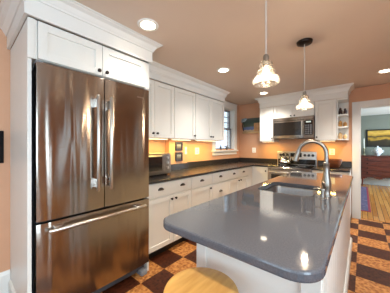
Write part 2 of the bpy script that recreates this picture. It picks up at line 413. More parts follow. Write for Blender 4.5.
# doorway casing: legs and head
mb = MB()
for y0, y1 in ((YF-.022, YF-.0005), (YF+.1405, YF+.16)):
    mb.box(DX0-.105, DX0, y0, y1, 0, DZ+.095, .004); mb.box(DX1, DX1+.105, y0, y1, 0, DZ+.095, .004); mb.box(DX0, DX1, y0, y1, DZ, DZ+.095, .004)
mb.box(DX0, DX0+.018, YF-.002, YF+.142, 0, DZ); mb.box(DX1-.018, DX1, YF-.002, YF+.142, 0, DZ); mb.box(DX0+.018, DX1-.018, YF-.002, YF+.142, DZ-.018, DZ)
struct(mb, 'door_1', 'trim')
# threshold strip
struct(MB().prism([(DX0+.018, 4.66), (DX1-.018, 4.66), (DX1-.018, 4.70), (DX0+.018, 4.70)], 0, .008, .003), 'trim_threshold', 'planks')

# ------------------------------------------------------------------ kitchen window (left wall)
w = MB()
w.box(0.0005, .022, WY0-.115, WY0+.004, WZ0-.05, WZ1+.12, .003); w.box(0.0005, .022, WY1-.004, WY1+.115, WZ0-.05, WZ1+.12, .003)
w.box(0.0005, .022, WY0+.004, WY1-.004, WZ1-.004, WZ1+.12, .003); w.box(.0005, .03, WY0-.125, WY1+.125, WZ1+.12, WZ1+.14, .004)
w.box(-.19, -.0, WY0, WY0+.018, WZ0, WZ1); w.box(-.19, -.0, WY1-.018, WY1, WZ0, WZ1); w.box(-.19, 0, WY0+.018, WY1-.018, WZ1-.018, WZ1)
win = struct(w, 'window_1', 'trim')
MB().box(-.12, .055, WY0-.13, WY1+.13, WZ0-.055, WZ0-.025, .005).box(.0005, .02, WY0-.11, WY1+.11, WZ0-.13, WZ0-.055, .003).build('window_sill', 'trim', win)
def sash(z0, z1, x, mu, name):
    f = MB(); y0, y1 = WY0+.019, WY1-.019; r = .04
    f.box(x-.03, x, y0, y0+r, z0, z1, .003); f.box(x-.03, x, y1-r, y1, z0, z1, .003); f.box(x-.03, x, y0+r, y1-r, z0, z0+r, .003); f.box(x-.03, x, y0+r, y1-r, z1-r, z1, .003)
    for i in range(1, mu): yy = y0+r+(y1-y0-2*r)*i/mu; f.box(x-.022, x-.006, yy-.009, yy+.009, z0+r, z1-r)
    if mu > 1:
        for k in (1, 2): zz = z0+r+(z1-z0-2*r)*k/3; f.box(x-.022, x-.006, y0+r, y1-r, zz-.009, zz+.009)
    o = f.build(name, 'sash', win)
    MB().box(x-.017, x-.012, y0+r-.004, y1-r+.004, z0+r-.004, z1-r+.004).build('pane', 'pane', o)
zm = (WZ0+WZ1)/2
sash(WZ0-.02, zm+.02, -.06, 1, 'lower_sash'); sash(zm-.02, WZ1-.02, -.095, 3, 'upper_sash')
# other windows
def plain_window(name, axis, c, a0, a1, z0, z1, inn, mul):
    """window in a wall; axis 'X' = wall normal along X"""
    def B(mb, u0, u1, q0, q1, d0, d1, bev=0):
        if axis == 'X': mb.box(c+inn*d0, c+inn*d1, u0, u1, q0, q1, bev)
        else: mb.box(u0, u1, c+inn*d0, c+inn*d1, q0, q1, bev)
    mb = MB(); k = .09
    B(mb, a0-k, a0, z0-k, z1+k, .0005, .02, .003); B(mb, a1, a1+k, z0-k, z1+k, .0005, .02, .003); B(mb, a0, a1, z1, z1+k, .0005, .02, .003); B(mb, a0, a1, z0-k, z0, .0005, .035, .003)
    o = struct(mb, name, 'trim')
    f = MB(); B(f, a0, a0+.04, z0, z1, -.09, -.05); B(f, a1-.04, a1, z0, z1, -.09, -.05); B(f, a0, a1, z0, z0+.04, -.09, -.05); B(f, a0, a1, z1-.04, z1, -.09, -.05)
    for i in range(1, mul): q = a0+(a1-a0)*i/mul; B(f, q-.04, q+.04, z0, z1, -.09, -.05)
    B(f, a0, a1, (z0+z1)/2-.02, (z0+z1)/2+.02, -.09, -.05)
    fr = f.build('window_frame', 'trim', o)
    g = MB(); B(g, a0+.03, a1-.03, z0+.03, z1-.03, -.072, -.067); g.build('pane', 'pane', fr)
plain_window('window_2', 'Y', YB, BX0, BX1, BZ0, BZ1, 1, 3)
plain_window('added_window_3', 'X', XR, 1.61, 1.79, RZ0, RZ1, -1, 1)  # unseen slit, added for a bright streak in the refrigerator
plain_window('added_window_5', 'X', XR, 3.46, 3.64, RZ0, RZ1, -1, 1)  # unseen slit, added for another streak farther along the steel
plain_window('added_window_6', 'X', XR, -1.7, .5, .6, 2.2, -1, 2)  # unseen, added to let fill light in without mirroring in the refrigerator
plain_window('window_4', 'X', 6.0, 6.3, 8.1, .55, 2.2, -1, 2)

# ------------------------------------------------------------------ crown and frieze mouldings
def crown(out, z0, z1):
    h = z1-z0
    return [(-.02, z0), (.008, z0), (.012, z0+.012), (.018, z0+.02), (.022, z0+h*.35), (out*.45, z0+h*.62), (out*.8, z0+h*.78), (out*.84, z0+h*.86), (out, z0+h*.88), (out, z1), (-.02, z1)]
fr = [(-.018, 2.155), (0, 2.155), (0, 2.30), (-.018, 2.30)]
EX, EY0, EY1 = .745, .262, 1.275
mb = MB(); mb.sweep([(-.02, 2.155), (.0, 2.155), (.0, 2.27), (-.02, 2.27)], [(0.002, EY0), (EX, EY0), (EX, EY1), (.36, EY1)])
mb.sweep(crown(.075, 2.265, H-.001), [(0.002, EY0), (EX, EY0), (EX, EY1), (.46, EY1)])
struct(mb, 'trim_1', 'trim')
mb = MB(); mb.sweep([(-.02, 2.155), (.0, 2.155), (.0, 2.25), (-.02, 2.25)], [(.365, EY1+.002), (.365, 3.305), (.002, 3.305)])
mb.sweep(crown(.075, 2.235, H-.001), [(.365, EY1+.08), (.365, 3.305), (.002, 3.305)])
struct(mb, 'trim_2', 'trim')
FX0, FX1 = .676, 2.208
mb = MB(); mb.sweep([(-.02, 2.135), (.0, 2.135), (.0, 2.25), (-.02, 2.25)], [(FX0-.004, YF-.002), (FX0-.004, 4.242), (FX1+.004, 4.242), (FX1+.004, YF-.002)])
mb.sweep(crown(.08, 2.235, H-.001), [(FX0-.004, YF-.002), (FX0-.004, 4.242), (FX1+.004, 4.242), (FX1+.004, YF-.002)])
struct(mb, 'trim_3', 'trim')

# ------------------------------------------------------------------ fridge enclosure
enc = thing('refrigerator_cabinet', 'tall white cabinet surround enclosing the steel refrigerator, two doors above it', 'cabinet', (.35, .76, 0))
FE = Face(.70, 0, (0, 1), (1, 0))
MB().box(.003, .70, .285, .308, 0, 2.153, .002).box(.70, .715, .283, .322, 1.885, 2.153, .002).build('side_panel', 'cabinet', enc)
MB().box(.003, .70, 1.243, 1.266, 0, 2.153, .002).build('side_panel', 'cabinet', enc)
MB().box(.003, .699, .309, 1.242, 1.89, 2.153).box(.699, .71, .309, .335, 1.887, 2.153, .002).box(.699, .71, 1.215, 1.264, 1.887, 2.153, .002).build('body', 'cabinet', enc)
MB().sweep([(0, 0), (.014, 0), (.014, .10), (.006, .115), (0, .12)], [(.02, .2848), (.70, .2848)]).build('base_moulding', 'cabinet', enc)
for u0, u1, ku in ((.338, .772, .742), (.776, 1.212, .806)):
    d = shaker(FE, u0, u1, 1.893, 2.148, enc); knob(FE, ku, 1.925, d)

# ------------------------------------------------------------------ refrigerator
fx = .75
rf = thing('refrigerator', 'tall stainless steel french door refrigerator with bottom freezer drawer', 'refrigerator', (.4, .777, 0))
MB().box(.04, .672, .328, 1.228, .03, 1.84, .004).build('body', 'graphite', rf)
def fdoor(name, y0, y1, z0, z1):
    mb = MB()
    # gently bowed front
    n = 12; pts = [(.682, y0), (.682, y1)] ; 
    front = [(fx-.006*(abs(2*i/n-1)**6), y1+(y0-y1)*i/n) for i in range(n+1)]
    poly = [(.682, y0), ] + front[::-1] + [(.682, y1)]
    mb.prism(poly, z0, z1, .003, 2); return mb.build(name, 'stainless', rf, True)
dl = fdoor('door', .324, .7765, .785, 1.862)
dr = fdoor('door', .7835, 1.232, .785, 1.862)
fz = fdoor('freezer_drawer', .324, 1.232, .125, .768)
def bar(p, q, r, parent, name='handle'):
    MB().tube([p, q], r, 14).build(name, 'chrome', parent, True)
def vhandle(y, parent):
    x = fx+.052; z0, z1 = .945, 1.70
    o = MB().tube([(x-.006, y, z0), (x, y, z0+.01), (x+.004, y, (z0+z1)/2), (x, y, z1-.01), (x-.006, y, z1)], .0125, 14).build('handle', 'steel', parent, True)
    for z in (z0+.055, z1-.055): MB().box(fx-.004, x+.004, y-.013, y+.013, z-.035, z+.035, .005, 2).build('handle_bracket', 'chrome', o)
vhandle(.706, dl); vhandle(.812, dr)
x = fx+.052
o = MB().tube([(x-.006, .385, .722), (x, .395, .722), (x+.003, .77, .722), (x, 1.145, .722), (x-.006, 1.155, .722)], .0135, 14).build('handle', 'steel', fz, True)
for y in (.45, 1.10): MB().box(fx-.004, x+.002, y-.03, y+.03, .711, .733, .005, 2).build('handle_bracket', 'chrome', o)
MB().box(fx-.001, fx+.0015, 1.09, 1.165, 1.765, 1.777).build('badge', 'chrome', dr)
for y in (.345, 1.205): MB().box(.62, .735, y-.02, y+.02, 1.842, 1.875, .004).build('hinge_cover', 'grey', rf)
MB().box(.55, .66, .36, 1.19, .02, .115, .004).build('toe_grille', 'black', rf)
for y in (.36, 1.19): MB().box(.60, .735, y-.035, y+.035, .0, .05, .012, 2).build('foot', 'grey', rf)

# ------------------------------------------------------------------ base cabinets, left run (face X=.61)
FL = Face(.59, 0, (0, 1), (1, 0))
ZC = .884
def base_unit(label, y0, y1, fn):
    t = thing('base_cabinet', label, 'cabinet', (.3, (y0+y1)/2, 0), 'white base cabinets')
    MB().box(.003, .59, y0+.001, y1-.001, .10, ZC-.001).build('body', 'cabinet', t)
    MB().box(.003, .53, y0+.001, y1-.001, 0, .10).build('toe_kick', 'black', t)
    fn(t); return t
g = .004
DZ0, DZ1, KZ = .715, .872, .695
def u1(t):
    y0, y1 = 1.275, 2.04
    d = slab(FL, y0+g, y1-g, DZ0, DZ1, t); cup_pull(FL, 1.50, .80, d); cup_pull(FL, 1.865, .80, d)
    a = shaker(FL, y0+g, 1.70-g/2, .112, KZ, t); knob(FL, 1.665, .655, a)
    b = shaker(FL, 1.70+g/2, y1-g, .112, KZ, t); knob(FL, 1.735, .655, b)
base_unit('white base cabinet nearest the refrigerator with one wide drawer over two doors', 1.27, 2.04, u1)
def u2(t):
    d = slab(FL, 2.04+g, 2.54-g, DZ0, DZ1, t); cup_pull(FL, 2.275, .80, d)
    a = shaker(FL, 2.04+g, 2.54-g, .112, KZ, t); knob(FL, 2.475, .655, a)
base_unit('white base cabinet with one drawer over a single door, left of the drawer stack', 2.04, 2.54, u2)
def u3(t):
    for z0, z1 in ((DZ0, DZ1), (.42, KZ), (.112, .41)):
        d = slab(FL, 2.54+g, 3.05-g, z0, z1, t); cup_pull(FL, 2.77, (z0+z1)/2+.01, d)
base_unit('white base cabinet made as a stack of three drawers', 2.54, 3.05, u3)
def u4(t):
    for a, b, c in ((3.05, 3.40, 3.22), (3.40, 3.80, 3.60)):
        d = slab(FL, a+g, b-g, DZ0, DZ1, t); cup_pull(FL, c, .80, d)
    a = shaker(FL, 3.05+g, 3.42, .112, KZ, t); knob(FL, 3.385, .655, a)
    b = shaker(FL, 3.425, 3.80-g, .112, KZ, t); knob(FL, 3.465, .655, b)
base_unit('white base cabinet below the window with two drawers over two doors', 3.05, 3.80, u4)
# corner + far run (face Y=4.0)
FF = Face(0, 3.99, (1, 0), (0, -1))
t = thing('base_cabinet', 'white corner base cabinet with a narrow door left of the oven', 'cabinet', (.47, 4.2, 0), 'white base cabinets')
MB().prism([(.003, 3.801), (.59, 3.801), (.59, 3.99), (.958, 3.99), (.958, YF-.003), (.003, YF-.003)], .10, ZC-.001).build('body', 'cabinet', t)
MB().prism([(.003, 3.801), (.53, 3.801), (.53, 4.05), (.958, 4.05), (.958, YF-.003), (.003, YF-.003)], 0, .10).build('toe_kick', 'black', t)
MB().box(.59, .609, 3.802, 3.989, .112, ZC-.012, .002).build('filler_panel', 'cabinet', t)
d = slab(FF, .665, .952, .112, DZ1, t, 'door'); knob(FF, .915, .80, d)
t = thing('base_cabinet', 'white base cabinet right of the oven, beside the doorway', 'cabinet', (2.0, 4.3, 0), 'white base cabinets')
MB().box(1.724, 2.245, 3.99, YF-.003, .10, ZC-.001).build('body', 'cabinet', t)
MB().box(1.724, 2.245, 4.05, YF-.003, 0, .10).build('toe_kick', 'black', t)
d = slab(FF, 1.73, 2.24, DZ0, DZ1, t); cup_pull(FF, 1.96, .80, d)
a = shaker(FF, 1.73, 1.983, .112, KZ, t); knob(FF, 1.955, .655, a)
a = shaker(FF, 1.987, 2.24, .112, KZ, t); knob(FF, 2.015, .655, a)

# counters
cl = thing('countertop', 'long dark L-shaped countertop running along the left wall and under the window', 'countertop', (.3, 3.0, ZC))
MB().prism([(.003, 1.272), (.65, 1.272), (.65, 3.95), (.960, 3.95), (.960, YF-.003), (.003, YF-.003)], ZC, .914, .006).build('worktop', 'blacktop', cl)
MB().box(.0005+.002, .02, 1.272, 2.098, .9145, 1.014, .003).box(.102, .12, 2.10, 2.524, .9145, 1.014, .003).box(.003, .1015, 2.507, 2.524, .9145, 1.014, .003).box(.003, .02, 2.525, YF-.003, .9145, 1.014, .003).box(.021, .960, YF-.02, YF-.003, .9145, 1.014, .003).build('backsplash', 'blacktop', cl)
cr = thing('countertop', 'short dark countertop between the range and the doorway casing', 'countertop', (2.0, 4.3, ZC))
MB().box(1.722, 2.252, 3.95, YF-.003, ZC, .914, .006, 2).build('worktop', 'blacktop', cr)
MB().box(1.722, 2.252, YF-.02, YF-.003, .9145, 1.02, .003).build('backsplash', 'blacktop', cr)

# ------------------------------------------------------------------ upper cabinets
FU = Face(.335, 0, (0, 1), (1, 0)); UZ0, UZ1 = 1.407, 2.153
def upper(label, y0, y1, doors):
    t = thing('wall_cabinet', label, 'cabinet', (.17, (y0+y1)/2, UZ0), 'white wall cabinets along the left wall')
    MB().box(.003, .335, y0+.001, y1-.001, UZ0, UZ1-.001, .001).build('body', 'cabinet', t)
    for a, b, k in doors: d = shaker(FU, a, b, UZ0+.003, UZ1-.012, t); knob(FU, k, 1.465, d)
upper('white wall cabinet above the toaster oven, nearest the refrigerator, paired knobs', 1.27, 1.965, ((1.274, 1.612, 1.582), (1.616, 1.960, 1.650)))
upper('white single-door wall cabinet in the middle of the left run, above the framed pictures', 1.966, 2.435, ((1.970, 2.430, 2.400),))
upper('white wall cabinet with paired knobs beside the window', 2.436, 3.303, ((2.440, 2.865, 2.835), (2.869, 3.299, 2.90)))
FV = Face(0, 4.262, (1, 0), (0, -1)); VZ = 2.133
def upperf(label, x0, x1, z0, doors):
    t = thing('wall_cabinet', label, 'cabinet', ((x0+x1)/2, 4.43, z0), 'white wall cabinets around the microwave')
    MB().box(x0+.001, x1-.001, 4.262, YF-.003, z0, VZ-.001, .001).build('body', 'cabinet', t)
    for a, b, k, kz in doors: d = shaker(FV, a, b, z0+.003, VZ-.01, t); knob(FV, k, kz, d)
upperf('tall narrow white wall cabinet left of the microwave', FX0, .972, UZ0, ((FX0+.003, .968, .945, 1.465),))
upperf('short white wall cabinet directly above the microwave', .973, 1.722, 1.872, ((.977, 1.345, 1.315, 1.905), (1.349, 1.718, 1.38, 1.905)))
upperf('tall white wall cabinet right of the microwave', 1.723, 2.055, UZ0, ((1.727, 2.051, 1.755, 1.465),))
sh = thing('open_shelf_unit', 'narrow white open shelf unit with three tiers at the end of the wall cabinets', 'shelf', (2.13, 4.4, UZ0))
MB().box(2.057, 2.066, 4.25, YF-.003, UZ0, VZ-.001).build('side_panel', 'cabinet', sh)
MB().box(2.0665, 2.207, YF-.015, YF-.003, UZ0, VZ-.001).build('back_panel', 'cabinet', sh)
for z in (UZ0, 1.622, 1.835): MB().box(2.0665, 2.207, 4.25, YF-.0155, z, z+.018, .002).build('shelf', 'cabinet', sh)
MB().box(2.0665, 2.207, 4.25, YF-.0155, VZ-.03, VZ-.001, .002).build('top_panel', 'cabinet', sh)

# figurines on shelves
def animal(name, label, cat, m, x, y, z, s, group):
    mb = MB(); mb.ball((x, y, z+.055*s), .034*s, (.8, 1.3, 1)); mb.ball((x, y-.045*s, z+.085*s), .021*s, (.9, 1, 1.1))
    for dx in (-.016, .016):
        for dy in (-.022, .026): mb.lathe([(.011*s, 0), (.009*s, .05*s)], (x+dx*s, y+dy*s, z), 8)
    mb.tube([(x, y-.06*s, z+.085*s), (x, y-.075*s, z+.07*s), (x, y-.08*s, z+.04*s)], [.010*s, .008*s, .004*s], 8)
    mb.build(name, m, None, True, label=label, category=cat, group=group)
animal('carved_figurine', 'dark carved animal figurine on the top shelf, left one', 'figurine', 'darkcarved', 2.103, 4.36, 1.8535, 1.1, 'dark carved figurines')
animal('carved_figurine', 'dark carved animal figurine on the top shelf, right one', 'figurine', 'darkcarved', 2.168, 4.38, 1.8535, 1.0, 'dark carved figurines')
def lump(name, label, cat, m, x, y, z, r, h, group):
    mb = MB(); pr = [(r*.75, 0), (r, h*.25), (r*1.02, h*.5), (r*.8, h*.78), (r*.45, h*.9), (r*.2, h*.93), (r*.16, h)]
    mb.lathe(pr, (x, y, z), 16); mb.build(name, m, None, True, label=label, category=cat, group=group)
lump('lidded_basket', 'golden brown woven lidded pot on the middle shelf, left and taller', 'basket', 'straw', 2.10, 4.34, 1.6405, .031, .115, 'golden pots')
lump('lidded_basket', 'golden brown woven lidded pot on the middle shelf, right and lower', 'basket', 'straw', 2.167, 4.35, 1.6405, .03, .09, 'golden pots')
lump('clay_pot', 'pale tan lidded clay pot on the bottom shelf, left and taller', 'pot', 'paleclay', 2.10, 4.34, 1.4255, .031, .12, 'tan pots')
lump('clay_pot', 'pale tan lidded clay pot on the bottom shelf, right and lower', 'pot', 'paleclay', 2.167, 4.35, 1.4255, .03, .085, 'tan pots')

# ------------------------------------------------------------------ microwave
mw = thing('microwave', 'stainless over-the-range microwave with dark window below the short cabinet', 'microwave', (1.347, 4.4, 1.44))
MB().box(.976, 1.719, 4.225, YF-.003, 1.45, 1.868, .003).build('body', 'graphite', mw)
MB().box(.976, 1.719, 4.19, 4.2245, 1.805, 1.868, .004).build('vent_panel', 'stainless', mw)
dm = MB().box(.976, 1.545, 4.19, 4.2245, 1.452, 1.803, .004).build('door', 'stainless', mw)
MB().box(.995, 1.505, 4.184, 4.1895, 1.515, 1.775, .002).build('window', 'ovenglass', dm)
MB().tube([(1.528, 4.185, 1.49), (1.528, 4.155, 1.50), (1.528, 4.155, 1.76), (1.528, 4.185, 1.775)], .011, 10).build('handle', 'steel', dm, True)
cp = MB().box(1.547, 1.719, 4.19, 4.2245, 1.452, 1.803, .004).build('control_panel', 'stainless', mw)
MB().box(1.56, 1.70, 4.186, 4.1895, 1.515, 1.785, .002).build('keypad', 'glass_black', cp)
for j in range(5):
    for i in range(3):
        MB().box(1.575+i*.04, 1.603+i*.04, 4.184, 4.1858, 1.53+j*.038, 1.552+j*.038, .001).build('key', 'grey', cp)
MB().box(1.59, 1.67, 4.184, 4.1858, 1.745, 1.77).build('display', emis('display_glow', (.4, .8, .7, 1), .4), cp)

# ------------------------------------------------------------------ range
rg = thing('range', 'stainless electric range with black glass top and raised knob panel', 'stove', (1.34, 4.25, 0))
MB().box(.966, 1.715, 3.96, YF-.03, .06, .905, .003).build('body', 'graphite', rg)
MB().box(.964, 1.717, 3.93, 4.50, .9065, .922, .004, 2).build('cooktop', 'glass_black', rg)
MB().box(.964, 1.717, 3.925, 3.9595, .855, .9, .004).build('front_trim', 'stainless', rg)
od = MB().box(.968, 1.713, 3.915, 3.9595, .26, .85, .006, 2).build('oven_door', 'stainless', rg)
MB().box(1.04, 1.64, 3.910, 3.9145, .36, .76, .002).build('window', 'ovenglass', od)
MB().tube([(1.00, 3.914, .805), (1.01, 3.87, .805), (1.67, 3.87, .805), (1.68, 3.914, .805)], .013, 12).build('handle', 'steel', od, True)
MB().box(.968, 1.713, 3.92, 3.9595, .08, .25, .006, 2).build('storage_drawer', 'stainless', rg)
for x, y in ((1.0, 4.02), (1.68, 4.02), (1.0, 4.5), (1.68, 4.5)): MB().lathe([(.02, 0), (.02, .06)], (x, y, 0), 12).build('foot', 'black', rg)
for x, y, r in ((1.16, 4.09, .10), (1.52, 4.09, .08), (1.16, 4.34, .08), (1.52, 4.34, .10)):
    MB().lathe([(r, 0), (r, .0006), (r-.006, .0006), (r-.006, 0)], (x, y, .9222), 28, cap=False).build('burner_ring', 'grey', rg)
bgd = MB().prism([(.97, 4.505), (1.712, 4.505), (1.712, YF-.03), (.97, YF-.03)], .9065, 1.19, .006).build('back_panel', 'steel', rg)
MB().box(1.235, 1.45, 4.4995, 4.5045, 1.075, 1.16, .001).build('display', 'glass_black', bgd)
MB().box(.985, 1.70, 4.4995, 4.5045, .925, 1.03, .001).build('dark_band', 'glass_black', bgd)
for x in (1.04, 1.10, 1.175, 1.51, 1.58, 1.65):
    MB().lathe([(.027, 0), (.025, -.02), (.014, -.024)], (x, 4.5045, 1.115), 16, 'Y').build('knob', 'black', bgd, True)

# kettle
kt = thing('tea_kettle', 'shiny round steel tea kettle on the left side of the range', 'kettle', (1.17, 4.36, .9235))
kc = (1.17, 4.36, .9235)
MB().lathe([(.085, 0), (.105, .02), (.112, .05), (.10, .09), (.07, .125), (.04, .14)], kc, 28).build('body', 'chrome', kt, True)
MB().lathe([(.045, .1405), (.04, .15), (.015, .156), (.010, .165), (.016, .178), (.008, .185)], kc, 18).build('lid', 'chrome', kt, True)
MB().tube([(1.25, 4.34, .985), (1.29, 4.33, 1.02), (1.305, 4.325, 1.06)], [.02, .016, .012], 10).build('spout', 'chrome', kt, True)
MB().tube([(1.17+.085*math.cos(a), 4.36, 1.045+.115*math.sin(a)) for a in [PI*i/12 for i in range(13)]], .009, 8).build('handle', 'black', kt, True)

# bowl
bw = thing('wooden_bowl', 'deep brown wooden bowl on the counter right of the range', 'bowl', (1.995, 4.3, .9145))
MB().lathe([(.07, 0), (.10, .02), (.135, .11), (.14, .155), (.132, .155), (.125, .11), (.09, .03), (.001, .025)], (1.995, 4.3, .9145), 28).build('bowl', 'bowlwood', bw, True)

# ------------------------------------------------------------------ toaster oven
tv = thing('toaster_oven', 'silver countertop toaster oven beside the refrigerator', 'toaster oven', (.27, 1.56, .9145))
MB().box(.07, .40, 1.33, 1.845, .93, 1.205, .006, 2).build('body', 'darksteel', tv)
td = MB().box(.4005, .418, 1.335, 1.705, .955, 1.19, .003).build('door', 'darksteel', tv)
MB().box(.4183, .421, 1.36, 1.685, .985, 1.16, .001).build('window', 'ovenglass', td)
MB().tube([(.418, 1.38, 1.172), (.44, 1.385, 1.172), (.44, 1.66, 1.172), (.418, 1.665, 1.172)], .006, 8).build('handle', 'steel', td, True)
MB().box(.4005, .416, 1.709, 1.842, .955, 1.19, .003).build('control_panel', 'darksteel', tv)
for z in (1.145, 1.08, 1.015): MB().lathe([(.018, 0), (.017, .016), (.006, .018)], (.4163, 1.775, z), 14, 'X').build('knob', 'steel', tv, True)
for x in (.11, .36):
    for y in (1.37, 1.80): MB().lathe([(.015, 0), (.015, .0155)], (x, y, .9145), 10).build('foot', 'black', tv)

# ------------------------------------------------------------------ pictures, plates
def framed(name, label, F, u0, u1, z0, z1, art, fm='black', b=.02, matb=.018, cat='picture', group=None):
    x, y = F.p((u0+u1)/2, .0); t = thing(name, label, cat, (x, y, z0), group)
    mb = MB(); F.box(mb, u0, u0+b, z0, z1, .001, .02, .002); F.box(mb, u1-b, u1, z0, z1, .001, .02, .002); F.box(mb, u0+b, u1-b, z0, z0+b, .001, .02, .002); F.box(mb, u0+b, u1-b, z1-b, z1, .001, .02, .002); mb.build('frame', fm, t)
    if matb: mb = MB(); F.box(mb, u0+b, u1-b, z0+b, z1-b, .002, .008); mb.build('mat_board', 'darkcarved', t)
    mb = MB(); F.box(mb, u0+b+matb, u1-b-matb, z0+b+matb, z1-b-matb, .0085 if matb else .003, .011); mb.build('print', art, t)
    return t
FCH = Face(.10, 0, (0, 1), (1, 0)); F0 = Face(0, 0, (0, 1), (1, 0)); FW = Face(0, YF, (1, 0), (0, -1))
framed('framed_picture', 'small dark framed picture on the orange wall, upper of the two', FCH, 2.222, 2.385, 1.225, 1.365, 'photo', group='small pictures by the toaster oven')
framed('framed_picture', 'small dark framed picture on the orange wall, lower of the two, just above the counter', FCH, 2.222, 2.385, 1.055, 1.20, 'photo', group='small pictures by the toaster oven')
framed('framed_picture', 'black framed picture on the orange wall left of the refrigerator cabinet', F0, .02, .241, 1.15, 1.43, M['slate'], fm='slate', b=.03, matb=0)
pt = thing('picture', 'colourful unframed harbour picture on the orange wall in the window corner', 'picture', (.31, YF, 1.6))
MB().box(.12, .54, YF-.03, YF-.002, 1.655, 1.985, .002).build('painted_panel', 'harbour', pt)
MB().box(.10, .56, YF-.045, YF-.002, 1.615, 1.65, .004).build('ledge', mat('ochre_wood', rgb(196, 158, 106), .5, nscale=8, namp=.2), pt)
blu = mat('pale_blue_flower', rgb(140, 158, 168), .6, nscale=12, namp=.3)
MB().ball((.135, YF-.035, 1.95), .05, (1.3, .3, .9)).ball((.10, YF-.035, 1.92), .035, (1, .3, 1)).ball((.18, YF-.035, 1.97), .035, (1.2, .3, .8)).build('pale_blossom', blu, pt, True, label='pale blue blossom shape at its upper left')
MB().tube([(.115, YF-.035, 1.90), (.10, YF-.035, 1.80), (.13, YF-.035, 1.68)], .012, 6).build('dark_stem', 'darkcarved', pt, True)
MB().prism([(.40, YF-.034), (.545, YF-.034), (.545, YF-.0305), (.40, YF-.0305)], 1.66, 1.86, 0).build('ochre_house', mat('ochre_paint', rgb(190, 140, 90), .6, nscale=10, namp=.3), pt, label='ochre building shape at its right')

def plate(name, label, F, u, z, w=.075, h=.118, kind='outlet'):
    x, y = F.p(u, 0); t = thing(name, label, kind, (x, y, z-h/2))
    mb = MB(); F.box(mb, u-w/2, u+w/2, z-h/2, z+h/2, .0006, .006, .002); mb.build('cover_plate', 'white', t)
    if kind == 'outlet':
        for dz in (-.027, .027):
            mb = MB(); F.box(mb, u-.016, u+.016, z+dz-.015, z+dz+.015, .0061, .0085, .001); mb.build('socket', 'paper', t)
    else:
        mb = MB(); F.box(mb, u-.008, u+.008, z-.018, z+.018, .0061, .014, .002); mb.build('toggle', 'paper', t)
plate('wall_outlet', 'white outlet plate on the left wall below the middle cabinets', F0, 2.895, 1.21, .12, .125)
plate('light_switch', 'narrow white switch plate at the edge right of the two small pictures', FCH, 2.476, 1.225, .05, .12, 'switch')
plate('wall_outlet', 'white outlet plate on the far wall left of the range', FW, .39, 1.205, .09, .12)
plate('wall_outlet', 'white outlet plate on the far wall above the wooden bowl', FW, 1.955, 1.19, .09, .12)

# plant on sill + small pot
pp = thing('potted_plant', 'small dark leafy plant in a pot on the window sill', 'plant', (-.02, 3.98, WZ0-.0245))
z = WZ0-.0245
MB().lathe([(.022, 0), (.03, .05), (.027, .05), (.02, .04)], (-.01, 3.98, z), 14).build('pot', 'darkcarved', pp, True)
mb = MB()
for i in range(16):
    a = i*2.4; r = .03+.02*(i % 3); zz = z+.06+.05*random.random()
    mb.ball((-.01+r*.6*math.cos(a), 3.98+r*math.sin(a), zz), .014, (1, 1, .5), 6)
    mb.tube([(-.01, 3.98, z+.045), (-.01+r*.6*math.cos(a), 3.98+r*math.sin(a), zz)], .0015, 4)
mb.build('foliage', 'leaf', pp, True)
bt = thing('bottle', 'small dark bottle standing on the window sill by the cabinet', 'bottle', (-.02, 3.73, z))
MB().lathe([(.018, 0), (.02, .01), (.02, .07), (.008, .09), (.008, .12), (.010, .125)], (-.01, 3.73, z), 14).build('bottle', 'graphite', bt, True)

# ------------------------------------------------------------------ island
IX0, IX1, IY0, IY1 = 1.575, 2.31, .655, 3.33
isl = thing('kitchen_island', 'white panelled kitchen island cabinet under the dark stone top', 'kitchen island', (1.95, 2.1, 0))
bx0, bx1, by0, by1 = 1.625, 2.272, .945, 3.28
def hollow(mb, x0, x1, y0, y1, z0, z1, w=.02):
    mb.box(x0, x0+w, y0, y1, z0, z1); mb.box(x1-w, x1, y0, y1, z0, z1); mb.box(x0+w, x1-w, y0, y0+w, z0, z1); mb.box(x0+w, x1-w, y1-w, y1, z0, z1); mb.box(x0+w, x1-w, y0+w, y1-w, z0, z0+w)
mb = MB(); hollow(mb, bx0, bx1, by0, by1, .09, .8745); mb.build('body', 'cabinet', isl)
MB().box(bx0+.06, bx1-.002, by0+.002, by1-.002, 0, .0895).build('plinth', 'cabinet', isl)
for xa, xb in ((bx0-.004, bx0+.07), (bx1-.075, bx1+.004)):
    MB().box(xa, xb, by0-.012, by0-.0002, 0.0, .8745, .003).build('corner_post', 'cabinet', isl)
MB().box(bx0+.0705, bx1-.0755, by0-.008, by0-.0002, .79, .8745, .002).build('top_rail', 'cabinet', isl)
MB().box(bx0+.0705, bx1-.0755, by0-.008, by0-.0002, 0, .13, .002).build('bottom_rail', 'cabinet', isl)
mb = MB(); mb.box(bx1+.0002, bx1+.006, by0+.0, by1, .11, .8745, .001)
for i in range(1, 22): yy = by0+(by1-by0)*i/22; mb.box(bx1+.006, bx1+.0075, yy-.05, yy+.05, .12, .8745-.001, .0007)
mb.build('beadboard_panel', 'cabinet', isl)
MB().sweep([(0, 0), (.022, 0), (.022, .095), (.014, .11), (0.002, .115)], [(bx1+.0062, by1), (bx1+.0062, by0-.012)][::-1]).build('base_moulding', 'cabinet', isl)
FI = Face(bx0, 0, (0, 1), (-1, 0))
for k, (a, b) in enumerate(((.96, 1.45), (1.46, 1.94), (1.95, 2.42), (2.43, 3.27))):
    d = shaker(FI, a, b, .10, .70, isl); knob(FI, b-.04, .65, d)
    d = slab(FI, a, b, .71, .865, isl); cup_pull(FI, (a+b)/2, .79, d)

